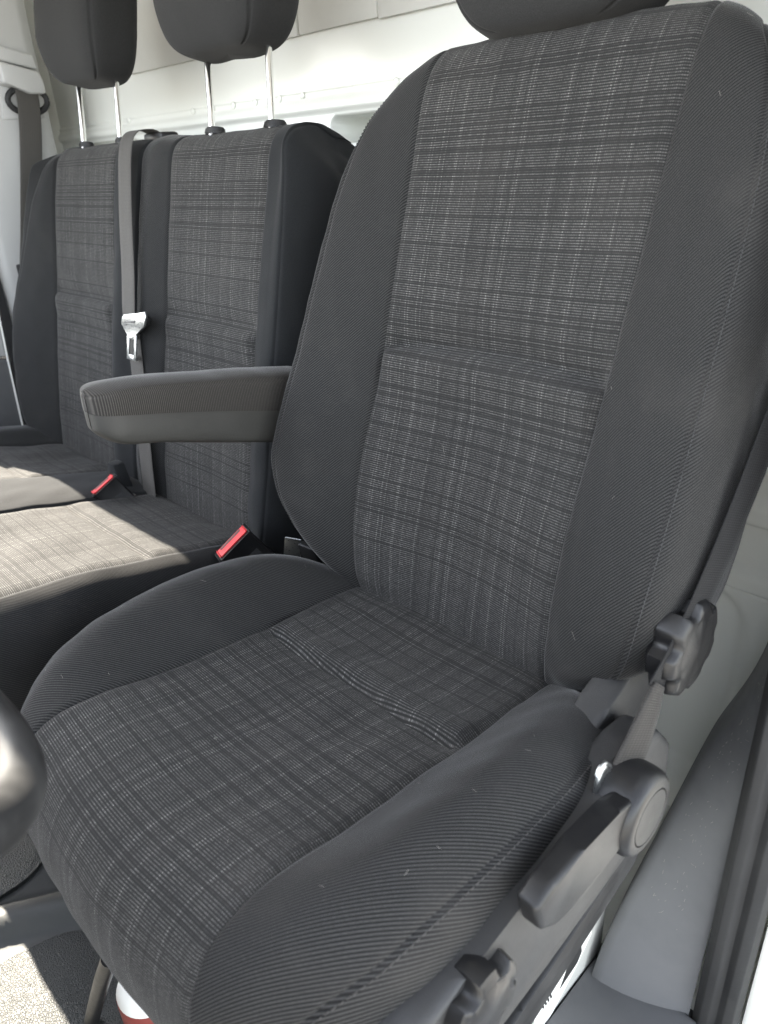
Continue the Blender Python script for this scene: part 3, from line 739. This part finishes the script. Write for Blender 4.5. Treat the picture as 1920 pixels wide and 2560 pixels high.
buckle('red-topped seat belt buckle farther back on the bench below the hanging belt', (-.750, -.050, .006), (-.08, -.86, -.46), (.2, .35, -.9), .050, .022, .050, None)
lt = thing('latch_stalk', 'pale metal latch strip on a black stalk beside the backrest corner', 'latch', (-.262, -.012, -.05))
oriented_box('steel_strip', (-.283, -.016, .022), (.45, .35, -.1), (-.35, .1, -.9), (.1, .9, .2), .024, .060, .003, 'steel', lt, bev=0.0008)
oriented_box('stalk', (-.270, -.006, .012), (.7, .3, -.2), (0, .2, -.95), (.1, .9, .2), .030, .06, .016, 'black', lt, bev=0.003)

cb = thing('centre_seat_belt', 'taupe seat belt hanging down the gap of the bench with its tongue', 'seat belt', bq(-.80, 0, .03))
A_ = np.array([1.0, 0, 0])
upper = [bq(-.808, .625, -.05), bq(-.822, .634, -.018), bq(-.826, .612, .012), bq(-.806, .52, .026), bq(-.785, .40, .032), bq(-.775, .335, .036), bq(-.768, .300, .036)]
strip('webbing', upper, [A_ + .0 * QU] * 3 + [A_] * 4, 0.047, 'web', cb)
lower = [bq(-.765, .310, .034), bq(-.762, .27, .031), bq(-.752, .20, .028), bq(-.735, .10, .027), bq(-.722, .0, .022), bq(-.715, -.05, .02)]
strip('webbing', lower, [A_] * 6, 0.047, 'web', cb)
def tongue(parent):
    # plate with a slot and a latch window, plus the moulded loop behind
    fr = lambda x, s: (x, s)
    outer = [(-.036, .018), (-.030, .024), (.026, .030), (.046, .036), (.050, .028), (.044, .010), (.012, -.008), (-.004, -.016), (-.020, -.006), (-.038, .006)]
    org = (-.748, .302)
    def P(x, s, d): return bq(org[0] + x, org[1] + s, d)
    def plate(name, pts, d0, d1, mat, par, bev=0.0012):
        bm = bmesh.new(); lo = [bm.verts.new(P(x, s, d0)) for x, s in pts]; hi = [bm.verts.new(P(x, s, d1)) for x, s in pts]; n = len(pts)
        bm.faces.new(lo[::-1]); bm.faces.new(hi)
        for i in range(n): bm.faces.new((lo[i], lo[(i + 1) % n], hi[(i + 1) % n], hi[i]))
        bmesh.ops.bevel(bm, geom=list(bm.edges), offset=bev, segments=2, profile=0.5, affect='EDGES', clamp_overlap=True)
        return bm_obj(name, bm, mat, par)
    tg = plate('tongue', outer, .040, .0445, 'steel', parent)
    plate('tongue_slot', [(-.020, .010), (-.016, .014), (.014, .018), (.012, .013)], .0446, .0452, 'ink', tg, 0.0002)
    for pts in ([(-.018, -.004), (-.011, -.009), (-.013, -.052), (-.020, -.052)], [(.014, -.003), (.006, -.009), (.006, -.052), (.013, -.052)],
                [(-.0125, -.008), (.0055, -.008), (.004, -.016), (-.012, -.016)], [(-.0125, -.043), (.0055, -.043), (.0055, -.052), (-.0125, -.052)]):
        plate('latch_plate', pts, .0405, .0435, 'steel', tg, 0.0008)
    plate('loop', [(-.030, .014), (-.028, .022), (.028, .030), (.044, .026), (.042, .014), (.010, .000), (-.020, .002)], .030, .0395, 'black', tg, 0.002)
tongue(cb)
box('belt_exit', (-.84, -.775, .176, .212, .540, .556), 'black', cb, bev=0.006)

# driver belt: runs from the pillar down to the anchor on the seat
db = thing('driver_seat_belt', 'black seat belt stretched along the door side of the driver backrest', 'seat belt', (.285, -.10, .03))
edge = np.array([(.338, .235, .90), (.312, .180, .60), (.298, .118, .400), (.2905, .060, .262), (.287, .010, .175), (.2855, -.034, .122), (.285, -.066, .098)])
ac = np.array([(.15, .98, .05), (.12, .97, -.10), (.10, .95, -.22), (.08, .92, -.35), (.05, .90, -.42), (.0, .86, -.5), (-.05, .8, -.6)])
ac /= np.linalg.norm(ac, axis=1, keepdims=True); cl = edge + ac * 0.023
strip('webbing', cl, ac, 0.046, 'webdark', db, thick=0.0016)
strip('webbing_loop', [(.2855, -.046, .086), (.288, -.066, .068), (.2895, -.086, .048), (.288, -.098, .032), (.282, -.094, .028)], [(-.1, .75, -.66), (.1, .8, -.5), (.25, .8, -.4), (.3, .8, -.4), (.3, .8, -.4)], 0.034, 'webmid', db, thick=0.004)
anc = lathe_x('anchor_plate', [(.281, .017), (.2840, .017), (.2845, .0165), (.2845, .009), (.2840, .0085)], -.124, .030, 'steel', db, sy=0.75, sz=1.25)
tube('anchor_ring', [(.283 + .0 * math.cos(a), -.128 + .011 * math.cos(a), .034 + .020 * math.sin(a)) for a in np.linspace(-2.2, 2.4, 20)], 0.0022, 'steel', db, seg=8)
dt = oriented_box('tongue', (.333, .060, .335), (.35, -.55, .78), (.1, .85, .5), (1, -.2, -.3), .085, .014, .003, 'chrome', db, bev=0.001)
oriented_box('tongue_bar', (.336, .078, .322), (.35, -.55, .78), (.1, .85, .5), (1, -.2, -.3), .085, .010, .003, 'chrome', dt, bev=0.001)

# ------------------------------------------------------------------ passenger side: pillar, belt, door
pil = thing('pillar_trim', 'pale grey moulded pillar cover at the far left behind the bench', 'pillar', (-1.47, .2, FZ))
prism('cover', [(-1.462, .075), (-1.452, .10), (-1.450, .19), (-1.452, .262), (-1.470, .288), (-1.56, .300), (-1.752, .300), (-1.752, .078), (-1.52, .078)], 'z', FZ, 1.04, 'pale', pil, bev=0.006, seg=3)
hg = prism('height_adjuster', [(.178, .727), (.262, .708), (.270, .688), (.268, .664), (.232, .664), (.206, .676), (.178, .684)], 'x', -1.462, -1.412, 'pale', pil, bev=0.006, seg=3)
prism('adjuster_step', [(.17, .762), (.262, .742), (.266, .712), (.17, .732)], 'x', -1.462, -1.424, 'pale', pil, bev=0.005, seg=3)
prism('guide_recess', [(.172, .615), (.178, .688), (.262, .668), (.268, .618)], 'x', -1.455, -1.4475, 'pale', pil, bev=0.003)
pb = thing('outer_seat_belt', 'grey seat belt running down the pale pillar at the far left', 'seat belt', (-1.44, .2, -.1))
strip('webbing', [(-1.440, .232, .70), (-1.425, .229, .665), (-1.422, .222, .62), (-1.420, .205, .545), (-1.420, .162, .38), (-1.418, .13, .27), (-1.414, .09, .10), (-1.41, .06, -.06)],
      [(0, 1, -.12)] * 8, 0.050, 'web', pb)
tube('guide_ring', [(-1.432, .230 + .044 * math.cos(a), .652 + .026 * math.sin(a)) for a in np.linspace(0, 2 * math.pi, 28)], 0.0065, 'smooth', pb, seg=10)
box('belt_stop', (-1.425, -1.412, .108, .138, .285, .312), 'smooth', pb, bev=0.004)

door = thing('passenger_door', 'closed passenger door with grey lower lining at the far left edge', 'door', (-1.47, -.4, FZ))
prism('lining', [(.028, -.36), (.034, -.10), (.044, .096), (-.92, .096), (-.92, -.36)], 'x', -1.52, -1.452, 'grey', door, bev=0.006, seg=3)
prism('upper_lining', [(.044, .102), (.054, .235), (-.94, .235), (-.92, .102)], 'x', -1.52, -1.456, 'pale', door, bev=0.006, seg=3)
box('window_frame', (-1.50, -1.462, -.135, .060, .24, .86), 'pale', door, bev=0.004)
box('window_frame', (-1.50, -1.462, -.98, .060, .80, 1.036), 'pale', door, bev=0.004)
prism('window_corner', [(-.134, .236), (-.134, .40), (-.155, .33), (-.19, .275), (-.26, .236)], 'x', -1.499, -1.463, 'pale', door)
prism('door_edge', [(.027, -.36), (.033, -.10), (.043, .097), (.053, .235), (.053, .86), (.050, .86), (.050, .235), (.040, .097), (.030, -.10), (.024, -.36)], 'x', -1.4515, -1.4475, 'label', door)
tag(prism('door_seal', [(.030, -.37), (.037, -.10), (.047, .097), (.057, .235), (.057, 1.038), (.0745, 1.038), (.074, .235), (.072, .097), (.060, -.10), (.052, -.37)], 'x', -1.512, -1.448, 'rubber', None, bev=0.004),
    'black rubber seal between the pale pillar and the passenger door lining', 'seal')

# ------------------------------------------------------------------ driver door opening
pt = thing('pillar_foot_trim', 'smooth grey plastic pillar foot beside the seat at the lower right', 'trim', (.28, .08, FZ))
I_ = cr([(.326, .190, .80), (.320, .186, .40), (.306, .170, .013), (.268, .142, -.151), (.243, .100, -.294), (.222, .055, -.424), (.216, .030, -.500)], 10)
O_ = cr([(.348, .100, .80), (.345, .100, .40), (.337, .098, .013), (.334, .096, -.151), (.331, .092, -.294), (.329, .085, -.424), (.330, .075, -.500)], 10)
rows = []
for a, b in zip(I_, O_):
    w = np.linalg.norm(b - a); row = [a + np.array([-.012, .06, 0]), a + np.array([-.006, .022, 0])]
    for tt in np.linspace(0, 1, 9):
        bul = 0.20 * w * math.sin(math.pi * min(1, tt * 1.0)) ** 0.8
        row.append(a * (1 - tt) + b * tt + np.array([-.10, -.75, .15]) * bul * 0.5)
    rows.append(row)
G = np.array(rows); _i = np.arange(G.shape[0] * G.shape[1]).reshape(G.shape[:2])
GF = G.copy()
pydata('foot_cover', G.reshape(-1, 3), np.stack([_i[:-1, :-1], _i[:-1, 1:], _i[1:, 1:], _i[1:, :-1]], 2).reshape(-1, 4).tolist(), 'grey', pt)
prism('sill_cover', [(.207, -.70), (.207, .060), (.225, .075), (.40, .075), (.40, -.70)], 'z', FZ + .001, FZ + .016, 'grey', pt, bev=0.004)
sl = prism('door_seal', [(.3285, .098), (.333, .080), (.343, .070), (.352, .074), (.358, .084), (.366, .080), (.376, .086), (.380, .10), (.376, .115), (.34, .115)], 'z', FZ, .95, 'rubber', None, bev=0.0015)
tag(sl, 'black rubber door seal running down the right edge of the door opening', 'seal')
bd = thing('door_frame', 'white painted body edge outside the rubber seal at the lower right', 'door frame', (.42, .2, FZ))
prism('body_flange', [(.3805, .103), (.3805, .40), (.50, .40), (.50, .13), (.44, .107)], 'z', FZ - .1, 1.03, 'white', bd, bev=0.006)
prism('sill_step', [(.4005, -.70), (.4005, .095), (.50, .095), (.50, -.70)], 'z', FZ - .12, FZ - .01, 'white', bd, bev=0.006)

# ------------------------------------------------------------------ steering wheel, rod, canister
ds = thing('dashboard', 'unseen dark dashboard added ahead of the steering wheel to block front light', 'dashboard', (-.5, -1.05, FZ))  # out of view, added to cut low light from the front
prism('unseen_dash_top', [(-.80, .10), (-.83, .24), (-.90, .31), (-1.25, .34), (-1.30, -.10), (-1.25, FZ), (-1.10, FZ), (-.95, -.15)], 'x', -1.44, .40, 'trim', ds, bev=.012, seg=3)
wh = thing('steering_wheel', 'black steering wheel rim, blurred at the left edge in front of the seat', 'steering wheel', (.01, -.603, .312))
TT = rad(49.0); e1 = np.array([1.0, 0, 0]); e2 = np.array([0, math.cos(TT), -math.sin(TT)]); e3 = np.cross(e1, e2); Cw = np.array([.01, -.603, .312])
if e3[2] < 0: e3 = -e3
ang = np.linspace(0, 2 * np.pi, 97)
ring = [Cw + .195 * (math.cos(a) * e1 + math.sin(a) * e2) for a in ang]
V, F = tube_data(ring, .0162, 20, cap=False); pydata('rim', V, F, 'smooth', wh)
hubp = [Cw + .065 * (math.cos(a) * e1 + math.sin(a) * e2) for a in np.linspace(0, 2 * np.pi, 40, endpoint=False)]
bm = bmesh.new(); lo = [bm.verts.new(Vector(p - e3 * .03)) for p in hubp]; hi = [bm.verts.new(Vector(p + e3 * .0)) for p in hubp]
bm.faces.new(lo); bm.faces.new(hi)
for i in range(40): bm.faces.new((lo[i], lo[(i + 1) % 40], hi[(i + 1) % 40], hi[i]))
bmesh.ops.bevel(bm, geom=list(bm.edges), offset=.006, segments=2, affect='EDGES', clamp_overlap=True)
bm_obj('hub', bm, 'black', wh)
for a in (0.15, math.pi - 0.15, math.pi * 1.5, math.pi * .5):
    dr = math.cos(a) * e1 + math.sin(a) * e2; tube('spoke', [Cw + dr * .05 - e3 * .012, Cw + dr * .12 - e3 * .010, Cw + dr * .19], [.014, .010, .009], 'black', wh)
tube('column', [Cw - e3 * .02, Cw - e3 * .42], .03, 'black', wh)

rod = thing('floor_rod', 'slim black rod rising from the floor mat in front of the seat', 'rod', (-.215, -.452, FZ))
tube('shaft', [(-.226, -.4555, FZ - .002), (-.179, -.449, -.41), (-.132, -.4425, -.32), (-.085, -.436, -.235)], .0095, 'black', rod, seg=18)
cn = thing('canister', 'small white canister with red label tucked under the seat front', 'canister', (-.146, -.392, FZ))
def lathe_z(name, zprof, cx, cy, mat, parent, seg=40, flip=False):
    V = []; F = []; a = np.linspace(0, 2 * np.pi, seg, endpoint=False)
    for z, r in zprof: V += [(cx + r * math.cos(q), cy + r * math.sin(q), z) for q in a]
    for i in range(len(zprof) - 1):
        for j in range(seg): F.append((i * seg + j, i * seg + (j + 1) % seg, (i + 1) * seg + (j + 1) % seg, (i + 1) * seg + j))
    F.append(tuple(range((len(zprof) - 1) * seg, len(zprof) * seg))); F.append(tuple(range(seg))[::-1])
    o = pydata(name, V, F, mat, parent); o.data.set_sharp_from_angle(angle=rad(40)); return o
lathe_z('bottle', [(FZ + .002, .036), (FZ + .006, .040), (FZ + .10, .040), (FZ + .115, .034), (FZ + .125, .018)], -.146, -.392, 'label', cn)
lathe_z('red_label', [(FZ + .052, .0402), (FZ + .053, .0408), (FZ + .096, .0408), (FZ + .097, .0402)], -.146, -.392, 'label_red', cn)
lathe_z('cap', [(FZ + .122, .019), (FZ + .150, .018), (FZ + .153, .015)], -.146, -.392, 'ink', cn)


# ------------------------------------------------------------------ lint on the cloth, scuffs on the pillar foot
def fibres(name, P, N, count, mat, parent, lmin, lmax, r, seed, spread=1.0, straight=None):
    g = np.random.default_rng(seed); V = []; F = []
    for _ in range(count):
        i = g.integers(2, P.shape[0] - 2); j = g.integers(2, P.shape[1] - 2)
        p, n = P[i, j], N[i, j]; a = P[i, j + 1] - P[i, j]; a = a / np.linalg.norm(a); b = np.cross(n, a)
        th = g.uniform(0, 6.28) if straight is None else straight + g.normal() * 0.35
        d = math.cos(th) * a + math.sin(th) * b; e = np.cross(n, d); L = g.uniform(lmin, lmax); k = g.normal() * 0.35 if straight is None else g.normal() * 0.08
        path = [p + d * L * t + e * L * k * math.sin(3.1 * t) + n * r * 0.9 for t in (-.5, -.25, 0, .25, .5)]
        v, f = tube_data(path, r, 4); o = len(V); V.extend(v); F.extend([tuple(q + o for q in ff) for ff in f])
    ob = pydata(name, V, F, mat, parent); ob['kind'] = 'stuff'; return ob
pad.normals(); cp.normals()
fibres('lint', pad.P[45:330, 80:240], pad.N[45:330, 80:240], 14, 'lint', seat, 0.002, 0.008, 0.00006, 5)
fibres('lint', cp.P[120:300, 80:240], cp.N[120:300, 80:240], 22, 'lint', seat, 0.0012, 0.005, 0.00006, 6)
G = GF; ga = np.gradient(G, axis=1); gb = np.gradient(G, axis=0); gn = np.cross(ga, gb); gn /= np.maximum(np.linalg.norm(gn, axis=2, keepdims=True), 1e-9)
if gn[30, 6, 1] > 0: gn = -gn
G = cr(cr(G[20:46], 6).transpose(1, 0, 2), 8).transpose(1, 0, 2)[:, 28:64]
ga = np.gradient(G, axis=1); gb = np.gradient(G, axis=0); gn = np.cross(ga, gb); gn /= np.maximum(np.linalg.norm(gn, axis=2, keepdims=True), 1e-9)
if gn[60, 10, 1] > 0: gn = -gn
fibres('scuffs', G, gn, 80, 'lint', pt, 0.0015, 0.005, 0.00010, 8, straight=1.2)
